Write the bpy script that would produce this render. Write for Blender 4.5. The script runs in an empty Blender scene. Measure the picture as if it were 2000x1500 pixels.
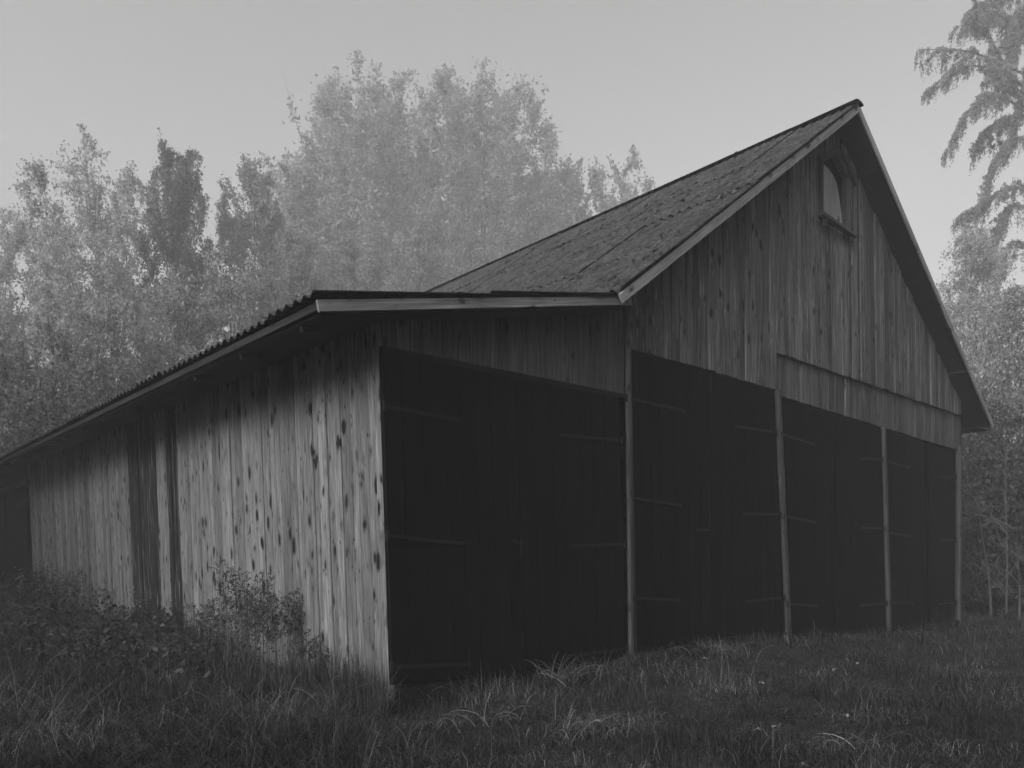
import bpy, math, random
import numpy as np
from mathutils import Vector, Matrix

random.seed(7)
rng = np.random.default_rng(11)
scene = bpy.context.scene
COL = scene.collection
rad = math.radians

# ------------------------------------------------------------------ camera, sky, sun, exposure
CAM = np.array([-3.595, -5.664, 1.2])
HEAD = rad(48.98)                       # view heading, measured from the barn front
FWD = np.array([math.cos(HEAD), math.sin(HEAD), 0.0])
RGT = np.array([math.sin(HEAD), -math.cos(HEAD), 0.0])
cd = bpy.data.cameras.new('camera')
cd.sensor_width = 36.0
cd.lens = 36.0 * 1531 / 2000
cd.shift_y = (1088 - 750) / 2000
cd.clip_start = 0.1
cd.clip_end = 2000
cam = bpy.data.objects.new('camera', cd)
COL.objects.link(cam)
cam.location = CAM
cam.rotation_euler = (rad(90), 0, HEAD - rad(90))
scene.camera = cam

SUN_EL, SUN_AZ = rad(31), math.atan2(-0.20, -0.97)         # towards the sun: out from the side wall of the lean-to
to_sun = Vector((math.cos(SUN_EL) * math.cos(SUN_AZ), math.cos(SUN_EL) * math.sin(SUN_AZ), math.sin(SUN_EL)))
world = bpy.data.worlds.new('World')
scene.world = world
world.use_nodes = True
wn = world.node_tree
wn.nodes.clear()
sky = wn.nodes.new('ShaderNodeTexSky')
sky.sky_type = 'NISHITA'
sky.sun_disc = False
sky.sun_elevation = SUN_EL
sky.sun_rotation = math.atan2(to_sun.x, to_sun.y)
sky.air_density = 1.0
sky.dust_density = 7.0
bw = wn.nodes.new('ShaderNodeRGBToBW')                    # the photograph is black and white
bg = wn.nodes.new('ShaderNodeBackground')
bg.inputs['Strength'].default_value = 0.15
wo = wn.nodes.new('ShaderNodeOutputWorld')
wn.links.new(sky.outputs[0], bw.inputs[0])
wn.links.new(bw.outputs[0], bg.inputs['Color'])
wn.links.new(bg.outputs[0], wo.inputs['Surface'])

sl = bpy.data.lights.new('sun', 'SUN')
sl.energy = 0.6
sl.angle = rad(24)
sun = bpy.data.objects.new('sun', sl)
COL.objects.link(sun)
sun.rotation_euler = to_sun.to_track_quat('Z', 'Y').to_euler()
sun.location = (-20, -15, 30)

scene.view_settings.view_transform = 'Standard'
scene.view_settings.look = 'None'
scene.view_settings.gamma = 1
scene.view_settings.use_curve_mapping = False
scene.view_settings.exposure = 0.85
scene.cycles.max_bounces = 6
scene.cycles.volume_bounces = 2
scene.cycles.transparent_max_bounces = 8
HAZE = 0.0036

# ------------------------------------------------------------------ measuring helpers (photo measurement -> point on a real plane)
def ray(px, py):
    return FWD + (px - 1000) / 1531 * RGT - np.array([0, 0, (py - 1088) / 1531])
def front(px, py, y=0.0):
    v = ray(px, py); t = (y - CAM[1]) / v[1]
    return CAM + t * v
def side(px, py, x=0.0):
    v = ray(px, py); t = (x - CAM[0]) / v[0]
    return CAM + t * v
def spot(px, d):
    p = CAM + d * (FWD + (px - 1000) / 1531 * RGT)
    return np.array([p[0], p[1], ground_z(p[0], p[1])])
def height_at(py, d):
    return 1.2 + (1088 - py) / 1531 * d

# ------------------------------------------------------------------ mesh helpers
def mesh_np(name, V, F, mat=None, smooth=False):
    """F: int array (n, k), k = 3 or 4, or list of such arrays / lists."""
    me = bpy.data.meshes.new(name)
    V = np.asarray(V, dtype=np.float32)
    if isinstance(F, np.ndarray):
        n, k = F.shape
        me.vertices.add(len(V)); me.vertices.foreach_set('co', V.ravel())
        me.loops.add(n * k); me.loops.foreach_set('vertex_index', F.astype(np.int32).ravel())
        me.polygons.add(n)
        me.polygons.foreach_set('loop_start', np.arange(0, n * k, k, dtype=np.int32))
        me.polygons.foreach_set('loop_total', np.full(n, k, dtype=np.int32))
        me.update(calc_edges=True)
    else:
        me.from_pydata([tuple(map(float, v)) for v in V], [], [tuple(int(i) for i in f) for f in F])
        me.update()
    me.polygons.foreach_set('use_smooth', np.full(len(me.polygons), bool(smooth)))
    if mat: me.materials.append(mat)
    return me

def link(name, me, parent=None, loc=None):
    o = bpy.data.objects.new(name, me)
    COL.objects.link(o)
    if parent is not None: o.parent = parent
    if loc is not None: o.location = loc
    return o

def empty(name, label, cat, loc=(0, 0, 0), group=None):
    o = bpy.data.objects.new(name, None)
    COL.objects.link(o)
    o.location = loc
    tag(o, label, cat, group)
    return o

def tag(o, label=None, cat=None, group=None, kind=None):
    if label: o['label'] = label
    if cat: o['category'] = cat
    if group: o['group'] = group
    if kind: o['kind'] = kind
    return o

def plank_mesh(name, BL, BR, TL, TR, nrm, thick, mat, cham=0.004):
    """A board: front face BL BR TR TL (seen from outside), chamfered long edges. Origin at the foot."""
    BL, BR, TL, TR, nrm = [np.asarray(a, float) for a in (BL, BR, TL, TR, nrm)]
    o = (BL + BR) / 2
    u = (BR - BL); u /= np.linalg.norm(u)
    ring = np.array([BL, BR, TR, TL]) - o
    fr = np.array([BL + u * cham, BR - u * cham, TR - u * cham, TL + u * cham]) - o
    V = np.vstack([ring - nrm * thick, ring - nrm * cham, fr])
    F = [(3, 2, 1, 0), (8, 9, 10, 11)]
    for a in range(4):
        b = (a + 1) % 4
        F += [(a, b, 4 + b, 4 + a), (4 + a, 4 + b, 8 + b, 8 + a)]
    return mesh_np(name, V, np.array(F), mat), o

def plank(parent, BL, BR, TL, TR, nrm, thick, mat, name='plank', cham=0.004):
    me, o = plank_mesh(name, BL, BR, TL, TR, nrm, thick, mat, cham)
    return link(name, me, parent, o)

def beam(parent, name, p0, p1, w, h, mat, up=(0, 0, 1), cham=0.005):
    """A bar from p0 to p1: local Z along it, h along 'up', w across; chamfered edges."""
    p0, p1 = Vector(p0), Vector(p1)
    z = (p1 - p0); L = z.length; z.normalize()
    upv = Vector(up)
    x = upv.cross(z); x.normalize()
    y = z.cross(x)
    c = min(cham, w * .3, h * .3)
    prof = [(-w/2 + c, -h/2), (w/2 - c, -h/2), (w/2, -h/2 + c), (w/2, h/2 - c), (w/2 - c, h/2), (-w/2 + c, h/2), (-w/2, h/2 - c), (-w/2, -h/2 + c)]
    V = [(a, b, 0) for a, b in prof] + [(a, b, L) for a, b in prof]
    F = [tuple(range(7, -1, -1)), tuple(range(8, 16))] + [(i, (i+1) % 8, 8 + (i+1) % 8, 8 + i) for i in range(8)]
    o = link(name, mesh_np(name, np.array(V), F, mat), parent)
    m = Matrix(((x.x, y.x, z.x, p0.x), (x.y, y.y, z.y, p0.y), (x.z, y.z, z.z, p0.z), (0, 0, 0, 1)))
    o.matrix_basis = m
    return o

def prism(name, poly, axis, a0, a1, mat, parent=None):
    """Polygon of 2D points pulled along an axis. axis 'y': points are (x,z); axis 'x': points are (y,z)."""
    n = len(poly)
    def P(p, a): return (p[0], a, p[1]) if axis == 'y' else (a, p[0], p[1])
    V = [P(p, a0) for p in poly] + [P(p, a1) for p in poly]
    F = [tuple(range(n)), tuple(range(2*n - 1, n - 1, -1))] + [(i, n + i, n + (i+1) % n, (i+1) % n) for i in range(n)]
    return link(name, mesh_np(name, np.array(V), F, mat), parent)

def tube_arrays(pts, radii, sides):
    pts = np.asarray(pts, float); n = len(pts)
    t = np.gradient(pts, axis=0); t /= np.linalg.norm(t, axis=1)[:, None] + 1e-9
    ref = np.array([0.31, 0.17, 0.93]) if abs(t[0][2]) < .8 else np.array([1.0, 0.1, 0])
    a = np.cross(t, ref); a /= np.linalg.norm(a, axis=1)[:, None] + 1e-9
    b = np.cross(t, a)
    ang = np.linspace(0, 2*np.pi, sides, endpoint=False)
    V = pts[:, None, :] + np.asarray(radii)[:, None, None] * (np.cos(ang)[None, :, None] * a[:, None, :] + np.sin(ang)[None, :, None] * b[:, None, :])
    i = np.arange(n - 1)[:, None] * sides; j = np.arange(sides)[None, :]; k = (j + 1) % sides
    F = np.stack([i + j, i + k, i + sides + k, i + sides + j], -1).reshape(-1, 4)
    return V.reshape(-1, 3), F

class Bag:
    def __init__(self): self.V = []; self.F = []; self.n = 0
    def add(self, V, F):
        self.V.append(V); self.F.append(F + self.n); self.n += len(V)
    def tube(self, pts, radii, sides=5): self.add(*tube_arrays(pts, radii, sides))
    def mesh(self, name, mat, smooth=False):
        return mesh_np(name, np.vstack(self.V), np.vstack(self.F), mat, smooth)

def leaf_quads(C, size, rng, flat=0.0, aspect=0.62, axis=None, axis_w=0.0):
    """Diamond leaves at centres C. flat: 0 random orientation .. 1 lying flat; axis: preferred long direction."""
    n = len(C)
    a = rng.normal(size=(n, 3))
    if axis is not None: a = a * (1 - axis_w) + np.asarray(axis) * axis_w * 2.2
    a /= np.linalg.norm(a, axis=1)[:, None]
    w = rng.normal(size=(n, 3)); w[:, 2] += flat * 3
    b = np.cross(w, a); b /= np.linalg.norm(b, axis=1)[:, None] + 1e-9
    s = (size * rng.uniform(.6, 1.35, n))[:, None]
    nrm = np.cross(a, b)
    P = np.stack([C - a*s*.5, C + b*s*.5*aspect + nrm*s*.08, C + a*s*.5, C - b*s*.5*aspect + nrm*s*.08], 1).reshape(-1, 3)
    F = np.arange(4*n).reshape(n, 4)
    return P, F

def leaf_tris(C, size, rng, aspect=.65, axis=None, axis_w=0.0):
    n = len(C)
    a = rng.normal(size=(n, 3))
    if axis is not None: a = a * (1 - axis_w) + np.asarray(axis) * axis_w * 2.2
    a /= np.linalg.norm(a, axis=1)[:, None]
    b = np.cross(rng.normal(size=(n, 3)), a); b /= np.linalg.norm(b, axis=1)[:, None] + 1e-9
    s = (size * rng.uniform(.6, 1.35, n))[:, None]
    P = np.stack([C - a*s*.5 - b*s*.5*aspect, C - a*s*.35 + b*s*.55*aspect, C + a*s*.62], 1).reshape(-1, 3)
    return P, np.arange(3*n).reshape(n, 3)

def vnoise(x, y, s, seed=0):
    """cheap smooth 2D noise in about -1..1"""
    x = np.asarray(x, float) / s; y = np.asarray(y, float) / s
    r = np.random.default_rng(seed)
    out = 0
    for i in range(6):
        a = r.uniform(0, 2*np.pi); f = r.uniform(.6, 1.7); ph = r.uniform(0, 6.28)
        out = out + np.sin((x*np.cos(a) + y*np.sin(a)) * f * 2.2 + ph)
    return out / 3.2

# ------------------------------------------------------------------ materials (all greys: a black and white photograph)
class Nodes:
    def __init__(self, name):
        self.m = bpy.data.materials.new(name)
        self.m.use_nodes = True
        self.t = self.m.node_tree
        self.t.nodes.clear()
        self.out = self.t.nodes.new('ShaderNodeOutputMaterial')
    def n(self, typ, **kw):
        nd = self.t.nodes.new(typ)
        for k, v in kw.items(): setattr(nd, k, v)
        return nd
    def put(self, sock, v):
        if hasattr(v, 'is_linked') or hasattr(v, 'links'): self.t.links.new(v, sock)
        else: sock.default_value = v
    def math(self, op, a, b=0.0, c=0.0, clamp=False):
        nd = self.n('ShaderNodeMath', operation=op, use_clamp=clamp)
        for s, v in zip(nd.inputs, (a, b, c)): self.put(s, v)
        return nd.outputs[0]
    def rng(self, v, a, b, c, d):
        nd = self.n('ShaderNodeMapRange'); nd.interpolation_type = 'SMOOTHSTEP'
        for s, x in zip(nd.inputs, (v, a, b, c, d)): self.put(s, x)
        return nd.outputs[0]
    def mixf(self, f, a, b):
        nd = self.n('ShaderNodeMix', data_type='FLOAT')
        self.put(nd.inputs[0], f); self.put(nd.inputs[2], a); self.put(nd.inputs[3], b)
        return nd.outputs[0]
    def noise(self, vec, scale, detail=3, rough=.55, dist=0.0):
        nd = self.n('ShaderNodeTexNoise')
        if vec is not None: self.put(nd.inputs['Vector'], vec)
        nd.inputs['Scale'].default_value = scale; nd.inputs['Detail'].default_value = detail
        nd.inputs['Roughness'].default_value = rough; nd.inputs['Distortion'].default_value = dist
        return nd.outputs[0]
    def scaled(self, vec, s):
        nd = self.n('ShaderNodeVectorMath', operation='MULTIPLY'); self.put(nd.inputs[0], vec); nd.inputs[1].default_value = s
        return nd.outputs[0]
    def objcoord(self, rand=True):
        tc = self.n('ShaderNodeTexCoord').outputs['Object']
        if not rand: return tc, None
        r = self.n('ShaderNodeObjectInfo').outputs['Random']
        cb = self.n('ShaderNodeCombineXYZ')
        self.put(cb.inputs[0], self.math('MULTIPLY', r, 57.3)); self.put(cb.inputs[1], self.math('MULTIPLY', r, 131.7)); self.put(cb.inputs[2], self.math('MULTIPLY', r, 89.1))
        ad = self.n('ShaderNodeVectorMath', operation='ADD'); self.put(ad.inputs[0], tc); self.put(ad.inputs[1], cb.outputs[0])
        return ad.outputs[0], r
    def bsdf(self, col, rough=.85, bump=None, bump_d=.004, spec=.25, metal=0.0):
        p = self.n('ShaderNodeBsdfPrincipled')
        self.put(p.inputs['Base Color'], col); self.put(p.inputs['Roughness'], rough)
        p.inputs['Specular IOR Level'].default_value = spec; p.inputs['Metallic'].default_value = metal
        if bump is not None:
            b = self.n('ShaderNodeBump'); b.inputs['Strength'].default_value = 1.0; b.inputs['Distance'].default_value = bump_d
            self.put(b.inputs['Height'], bump); self.t.links.new(b.outputs[0], p.inputs['Normal'])
        self.t.links.new(p.outputs[0], self.out.inputs['Surface'])
        return self.m

def wood(name, base, var=.35, knots=.6, dark=.05, peel=0.0, peel_val=.3, stain=0.0, knot_scale=8.5, contrast=1.0, rough=.88, spec=.2, bump_d=.005):
    N = Nodes(name)
    co, r = N.objcoord()
    fine = N.noise(N.scaled(co, (95, 95, 1.6)), 1.0, 4, .6, .4)
    mid = N.noise(N.scaled(co, (30, 30, 1.1)), 1.0, 5, .72, .5)
    broad = N.noise(N.scaled(co, (5, 5, .8)), 1.0, 3, .6)
    v = N.math('MULTIPLY', N.rng(fine, .25, .75, 1 - .42*contrast, 1 + .42*contrast), N.rng(mid, .36, .64, 1 - .26*contrast, 1 + .24*contrast))
    v = N.math('MULTIPLY', v, N.rng(broad, .3, .7, 1 - .16*contrast, 1 + .16*contrast))
    tone = N.math('ADD', N.math('MULTIPLY', N.math('FRACT', N.math('MULTIPLY', r, 17.31)), 2*var), 1 - var)
    v = N.math('MULTIPLY', N.math('MULTIPLY', v, tone), base)
    if peel > 0:
        pm = N.noise(N.scaled(co, (38, 38, 3.2)), 1.0, 5, .65, .6)
        pm = N.math('MULTIPLY', N.rng(pm, .56, .64, 0, 1), N.rng(N.noise(N.scaled(co, (6, 6, .9)), 1.0, 2), .45, .7, 0, peel))
        v = N.mixf(pm, v, peel_val)
    if stain > 0:
        sm = N.noise(N.scaled(co, (30, 30, .22)), 1.0, 3, .6, .2)
        v = N.mixf(N.math('MULTIPLY', N.rng(sm, .34, .46, 1, 0), stain) if stain < .7 else N.rng(sm, .57, .66, 1, .08), v, .013)
    crack = N.rng(N.noise(N.scaled(co, (70, 70, .45)), 1.0, 2, .5), .68, .74, 0, .75)
    v = N.mixf(crack, v, dark * .5)
    h = N.math('SUBTRACT', N.math('MULTIPLY', fine, .6), N.math('MULTIPLY', crack, 1.2))
    if knots > 0:
        vo = N.n('ShaderNodeTexVoronoi')
        wob = N.noise(N.scaled(co, (26, 26, 9)), 1.0, 3)
        kk = N.scaled(co, (knot_scale, knot_scale, knot_scale * .5))
        N.put(vo.inputs['Vector'], kk); vo.inputs['Scale'].default_value = 1.0
        d = N.math('ADD', vo.outputs['Distance'], N.math('MULTIPLY', N.math('SUBTRACT', wob, .5), .5))
        sep = N.n('ShaderNodeSeparateColor'); N.put(sep.inputs[0], vo.outputs['Color'])
        on = N.rng(sep.outputs[0], 1 - knots, 1 - knots + .05, 0, 1)
        size = N.math('ADD', N.math('MULTIPLY', N.math('POWER', sep.outputs[1], 2.5), .22), .10)
        core = N.math('MULTIPLY', N.rng(N.math('SUBTRACT', d, size), -.05, .03, 1, 0), on)
        halo = N.math('MULTIPLY', N.rng(N.math('SUBTRACT', d, size), 0, .2, .5, 0), on)
        v = N.mixf(halo, v, dark * 1.6)
        v = N.mixf(N.math('MULTIPLY', core, .97), v, dark)
        h = N.math('ADD', h, N.math('MULTIPLY', core, .5))
        v2 = N.n('ShaderNodeTexVoronoi'); N.put(v2.inputs['Vector'], N.scaled(co, (19, 19, 8.5))); v2.inputs['Scale'].default_value = 1.0
        s2 = N.n('ShaderNodeSeparateColor'); N.put(s2.inputs[0], v2.outputs['Color'])
        pin = N.math('MULTIPLY', N.rng(N.math('ADD', v2.outputs['Distance'], N.math('MULTIPLY', N.math('SUBTRACT', wob, .5), .4)), .10, .24, .9, 0), N.rng(s2.outputs[0], .70, .74, 0, knots))
        v = N.mixf(pin, v, dark)
    return N.bsdf(v, rough, h, bump_d, spec)

M_side = wood('weathered_board', .155, .28, .97, .008, contrast=1.05, knot_scale=8.0)
M_sidestain = wood('stained_board', .19, .2, .6, .03, stain=.9)
M_gable = wood('old_dark_board', .088, .42, .5, .016, peel=1.0, peel_val=.24, contrast=1.35)
M_strip = wood('old_dark_board_short', .078, .38, .45, .02, peel=.85, peel_val=.18, contrast=1.2)
M_leanfront = wood('tarred_board', .055, .4, .4, .015, peel=.35, peel_val=.15)
M_door = wood('tarred_door_board', .0050, .03, 0, .003, contrast=.45, rough=.9, spec=.05, bump_d=.0008)
M_post = wood('post_wood', .052, .25, .5, .02, peel=.9, peel_val=.14)
M_trim = wood('grey_trim_board', .21, .15, .5, .05, contrast=.9)
M_trimdark = wood('dark_trim_board', .035, .2, .3, .03)
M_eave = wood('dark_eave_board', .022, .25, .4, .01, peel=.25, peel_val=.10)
M_panel = wood('pale_panel_board', .22, .1, .15, .06, contrast=.8)

def plain(name, val, rough=.8, var=.3, scale=20, metal=0.0, spec=.3, bump=.003):
    N = Nodes(name); co, r = N.objcoord()
    nz = N.noise(co, scale, 4, .6)
    return N.bsdf(N.math('MULTIPLY', N.rng(nz, .3, .7, 1 - var, 1 + var), val), rough, nz, bump, spec, metal)
M_black = plain('dark_inner_boards', .012, .95, .2, 6, 0, .05)
M_iron = plain('old_iron', .006, .75, .4, 40, 0, .2, .002)
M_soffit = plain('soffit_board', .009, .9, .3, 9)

def roof_mat():
    N = Nodes('mossy_fibre_cement')
    g = N.n('ShaderNodeNewGeometry').outputs['Position']
    n1 = N.noise(g, 3.2, 5, .65); n2 = N.noise(g, 22, 5, .7); n3 = N.noise(g, 70, 3, .6)
    v = N.math('MULTIPLY', N.rng(n1, .3, .7, .6, 1.3), N.rng(n2, .3, .7, .55, 1.4))
    v = N.math('MULTIPLY', v, .058)
    lich = N.math('MULTIPLY', N.rng(N.noise(g, 38, 5, .7), .54, .68, 0, 1), N.rng(n1, .4, .62, .1, .7))
    v = N.mixf(lich, v, .15)
    moss = N.rng(N.noise(g, 16, 5, .75), .55, .66, 0, .8)
    v = N.mixf(moss, v, .035)
    sp = N.n('ShaderNodeSeparateXYZ'); N.put(sp.inputs[0], g)          # valleys of the sheets darkened: moss and dirt, plus painted shade to show the waves
    wv = N.math('COSINE', N.math('MULTIPLY', N.math('ADD', sp.outputs[1], .42), 2 * math.pi / .15))
    v = N.mixf(N.math('MULTIPLY', N.rng(wv, -.9, .5, 1, 0), N.rng(n2, .3, .7, .4, .95)), v, .022)
    return N.bsdf(v, .95, N.math('ADD', n3, N.math('MULTIPLY', moss, 1.5)), .012, .1)
M_roof = roof_mat()

def island_mat(name, lo, hi, trans=.35, rough=.7, spec=.25, power=1.0):
    """foliage: each leaf its own grey, some light through it"""
    N = Nodes(name)
    r = N.n('ShaderNodeNewGeometry').outputs['Random Per Island']
    if power != 1.0: r = N.math('POWER', r, power)
    v = N.math('ADD', N.math('MULTIPLY', r, hi - lo), lo)
    d = N.n('ShaderNodeBsdfPrincipled'); N.put(d.inputs['Base Color'], v); d.inputs['Roughness'].default_value = rough; d.inputs['Specular IOR Level'].default_value = spec
    if trans > 0:
        t = N.n('ShaderNodeBsdfTranslucent'); N.put(t.inputs['Color'], v)
        mx = N.n('ShaderNodeMixShader'); mx.inputs[0].default_value = trans
        N.t.links.new(d.outputs[0], mx.inputs[1]); N.t.links.new(t.outputs[0], mx.inputs[2])
        N.t.links.new(mx.outputs[0], N.out.inputs['Surface'])
    else:
        N.t.links.new(d.outputs[0], N.out.inputs['Surface'])
    return N.m
M_moss = island_mat('moss', .025, .10, 0, .95, .05, 1.8)
M_grass = island_mat('grass_blade', .006, .12, .25, .6, .2, 4.0)
M_drygrass = island_mat('dry_grass_blade', .05, .30, .25, .6, .2, 2.0)
M_wallgrass = island_mat('tall_grass_blade', .015, .16, .25, .6, .2, 2.6)
M_weed = island_mat('weed_leaf', .02, .09, .3, .6, .3, 1.5)
M_weedpale = island_mat('pale_leaf', .15, .32, .3, .6, .3)
M_birch = island_mat('birch_leaf', .26, .42, .5)
M_birchdark = island_mat('dark_birch_leaf', .07, .17, .45)
M_maple = island_mat('maple_leaf', .20, .27, .5)
M_shrub = island_mat('shrub_leaf', .13, .40, .45)
M_needle = island_mat('needle', .20, .32, .55)
M_fallen = island_mat('fallen_leaf', .14, .26, .1)
M_bark = wood('bark', .08, .2, .2, .02)
M_birchbark = wood('birch_bark', .22, .2, .5, .03)
M_twig = plain('bare_twig', .07, .9, .2, 30)
M_stem = plain('weed_stem', .08, .9, .3, 30)

def ground_mat():
    N = Nodes('soil_and_thatch')
    g = N.n('ShaderNodeNewGeometry').outputs['Position']
    a = N.noise(g, 1.3, 4, .6); b = N.noise(g, 30, 4, .7)
    v = N.math('MULTIPLY', N.math('MULTIPLY', N.rng(a, .3, .7, .6, 1.4), N.rng(b, .3, .7, .5, 1.5)), .028)
    return N.bsdf(v, .95, b, .03, .1)
M_ground = ground_mat()

# ------------------------------------------------------------------ ground
def ground_z(x, y):
    x = np.asarray(x, float); y = np.asarray(y, float)
    z = .035 * vnoise(x, y, 1.6, 3) + .02 * vnoise(x, y, .5, 4)
    z = z + .20 * np.exp(-(((x - 4.2) / 1.7)**2 + ((y + .1) / .8)**2)) + .13 * np.exp(-(((x - 6.6) / 1.2)**2 + ((y + .1) / .7)**2))
    z = z - .06 * np.clip((x - 8) / 4, 0, 1) - .04
    z = z + .12 * np.clip((-x - .4) / 2.5, 0, 1) * np.clip((y - 1) / 6, 0, 1)
    far = np.clip((np.hypot(x, y) - 25) / 30, 0, 1)
    return z * (1 - far)

def graded(c, lo, hi, n):
    u = np.linspace(-1, 1, n)
    s = np.sign(u) * (np.abs(u) * 16 + np.abs(u)**6 * (1))
    out = c + np.where(u < 0, np.abs(u)**5 * (lo - c + 16) , np.abs(u)**5 * (hi - c - 16)) + u * 16
    return out
gx = graded(4, -100, 100, 241); gy = graded(4, -100, 100, 241)
X, Y = np.meshgrid(gx, gy, indexing='ij')
V = np.stack([X, Y, ground_z(X, Y)], -1).reshape(-1, 3)
i = np.arange(240)[:, None] * 241; j = np.arange(240)[None, :]
F = np.stack([i + j, i + 241 + j, i + 242 + j, i + 1 + j], -1).reshape(-1, 4)
tag(link('ground', mesh_np('ground', V, F, M_ground, True)), kind='structure')

# ------------------------------------------------------------------ the barn
barn = empty('barn', 'old timber barn with mossy corrugated roof, lean-to and black double doors', 'barn')
LEN = 21.5                                   # length of the building along its side
RX, RZ, TAN, TANR = 7.65, 7.81, .748, .724               # ridge of the main roof and its slope
LEAN = .039                                  # the lean-to tips a little to the left
def roof_under(x): return RZ - .15 - abs(x - RX) * (TAN if x < RX else TANR)
def lt_under(x, y=0): return 3.03 + (x + .87) * .2217 + .011 * y

def widths(total, w, j=.3):
    out = []
    s = 0
    while s < total:
        a = w * random.uniform(1 - j, 1 + j); out.append(a); s += a
    k = total / s
    return [a * k for a in out]

# --- side wall of the lean-to (x about 0, faces left)
side_wall = prism('side_wall', [(.02, -.1), (15.38, -.1), (15.38, 3.35), (.02, 3.20)], 'x', .03, .07, M_black, barn)
for v in side_wall.data.vertices: v.co.x -= LEAN * v.co.z
y = 0.0
stain_a, stain_b = (side(318, 1000)[1], side(262, 1000)[1]), (side(360, 1000)[1], side(343, 1000)[1])
for w in widths(15.4, .165, .35):
    y0, y1 = y + .0045, y + w - .0045
    y += w
    pr = random.choice([0, 0, .002, .004, .012]) if y > .4 else .004
    zt = lt_under(-.1, (y0 + y1) / 2) + .02
    zb = random.uniform(-.06, .02)
    yc = (y0 + y1) / 2
    st = stain_a[0] < yc < stain_a[1] or stain_b[0] - .05 < yc < stain_b[1] + .05
    sk = random.uniform(-.006, .006)
    plank(side_wall, (-pr - LEAN*zb, y1, zb), (-pr - LEAN*zb, y0, zb), (-pr - LEAN*zt, y1 + sk, zt), (-pr - LEAN*zt, y0 + sk, zt), (-1, 0, 0), .026 + pr, M_sidestain if st else M_side)

# --- doors: planks, strap hinges
def door(quad, hinges, y=-.03, w=.21, mat=M_door, cover=None, short=(), label=None, zb_extra=0.0):
    TL, TR, BL, BR = [front(*q, y) for q in quad]
    c = (BL + BR) / 2
    poly = np.array([BL, BR, TR, TL])
    back = poly + np.array([0, .040, 0]); back2 = poly + np.array([0, .055, 0])
    d = link('barn_door', mesh_np('barn_door', np.vstack([back, back2]), np.array([(0, 1, 2, 3), (7, 6, 5, 4), (0, 4, 5, 1), (1, 5, 6, 2), (2, 6, 7, 3), (3, 7, 4, 0)]), M_black), barn)
    if label: d['label'] = label
    W = np.linalg.norm(BR - BL)
    s = 0
    for k, ww in enumerate(widths(1.0, w / W, .3)):
        a, b = s + .0022 / W, s + ww - .0022 / W
        s += ww
        p = 0
        o = np.array([0, -p, 0])
        q = [BL + (BR - BL)*a + o, BL + (BR - BL)*b + o, TL + (TR - TL)*a + o, TL + (TR - TL)*b + o]
        dz = random.uniform(-.003, .003)
        cut = random.uniform(.0, .03) + (short[k] if k < len(short) else 0)
        q[0][2] += cut; q[1][2] += cut; q[2][2] += dz; q[3][2] += dz
        plank(d, *q, (0, -1, 0), .032, mat, cham=.0015)
    for (a, b) in hinges:
        pa, pb = front(*a, y - .014), front(*b, y - .014)
        beam(d, 'strap_hinge', pa, pb, .008, .032, M_iron, up=(0, 0, 1), cham=.003)
        kb = Bag()
        kb.tube([pa + np.array([0, 0, -.045]), pa + np.array([0, 0, -.04]), pa + np.array([0, 0, .04]), pa + np.array([0, 0, .045])], [.004, .018, .018, .004], 8)
        link('hinge_knuckle', kb.mesh('hinge_knuckle', M_iron), d)
    if cover:
        pa, pb = front(*cover[0], y - .02), front(*cover[1], y - .02)
        beam(d, 'cover_strip', pa, pb, .10, .025, mat, up=(0, 1, 0))
    return d

dL1 = door([(746, 685), (1006, 742), (767, 1338), (1027, 1322)], [((751, 793), (900, 822)), ((757, 1047), (908, 1062)), ((766, 1303), (920, 1297))])
dL2 = door([(1007, 742), (1209, 776), (1028, 1322), (1224, 1312)], [((1213, 860), (1092, 850)), ((1220, 1063), (1113, 1067)), ((1226, 1267), (1107, 1282))])
beam(dL1, 'latch', front(1000, 1055, -.06), front(1017, 1062, -.06), .02, .03, M_iron)
beam(dL2, 'handle', front(1018, 1052, -.07), front(1019, 1085, -.07), .018, .018, M_iron, up=(0, 1, 0))
dA1 = door([(1225, 682), (1388, 723), (1239, 1264), (1388, 1258)], [((1225, 777), (1340, 803)), ((1230, 972), (1332, 988)), ((1237, 1168), (1330, 1172))], y=-.055, cover=((1386, 1256), (1392, 724)))
dA2 = door([(1394, 731), (1512, 763), (1392, 1258), (1532, 1240)], [((1517, 845), (1435, 832)), ((1525, 1005), (1448, 1003)), ((1532, 1167), (1455, 1175))])
beam(dA1, 'latch', front(1362, 1035, -.09), front(1386, 1036, -.09), .02, .03, M_iron)
dB1 = door([(1528, 778), (1633, 809), (1548, 1240), (1637, 1236)], [((1525, 848), (1592, 868)), ((1531, 1008), (1594, 1020)), ((1538, 1180), (1597, 1183))], y=-.05, cover=((1637, 1236), (1634, 810)))
dB2 = door([(1639, 817), (1722, 838), (1641, 1238), (1731, 1236)], [((1724, 898), (1678, 895)), ((1728, 1032), (1682, 1031)), ((1732, 1178), (1680, 1183))])
dC1 = door([(1731, 839), (1808, 861), (1743, 1234), (1806, 1230)], [((1729, 900), (1778, 914)), ((1733, 1040), (1778, 1047)), ((1737, 1177), (1785, 1178))], y=-.05, cover=((1808, 1230), (1810, 862)))
dC2 = door([(1814, 869), (1867, 882), (1815, 1232), (1866, 1228)], [((1867, 933), (1830, 932)), ((1867, 1055), (1833, 1055)), ((1868, 1176), (1832, 1180))], short=(.05, .38, .42, .1))
dC2['label'] = 'narrow black door leaf with a hole rotted in its foot'

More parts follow.
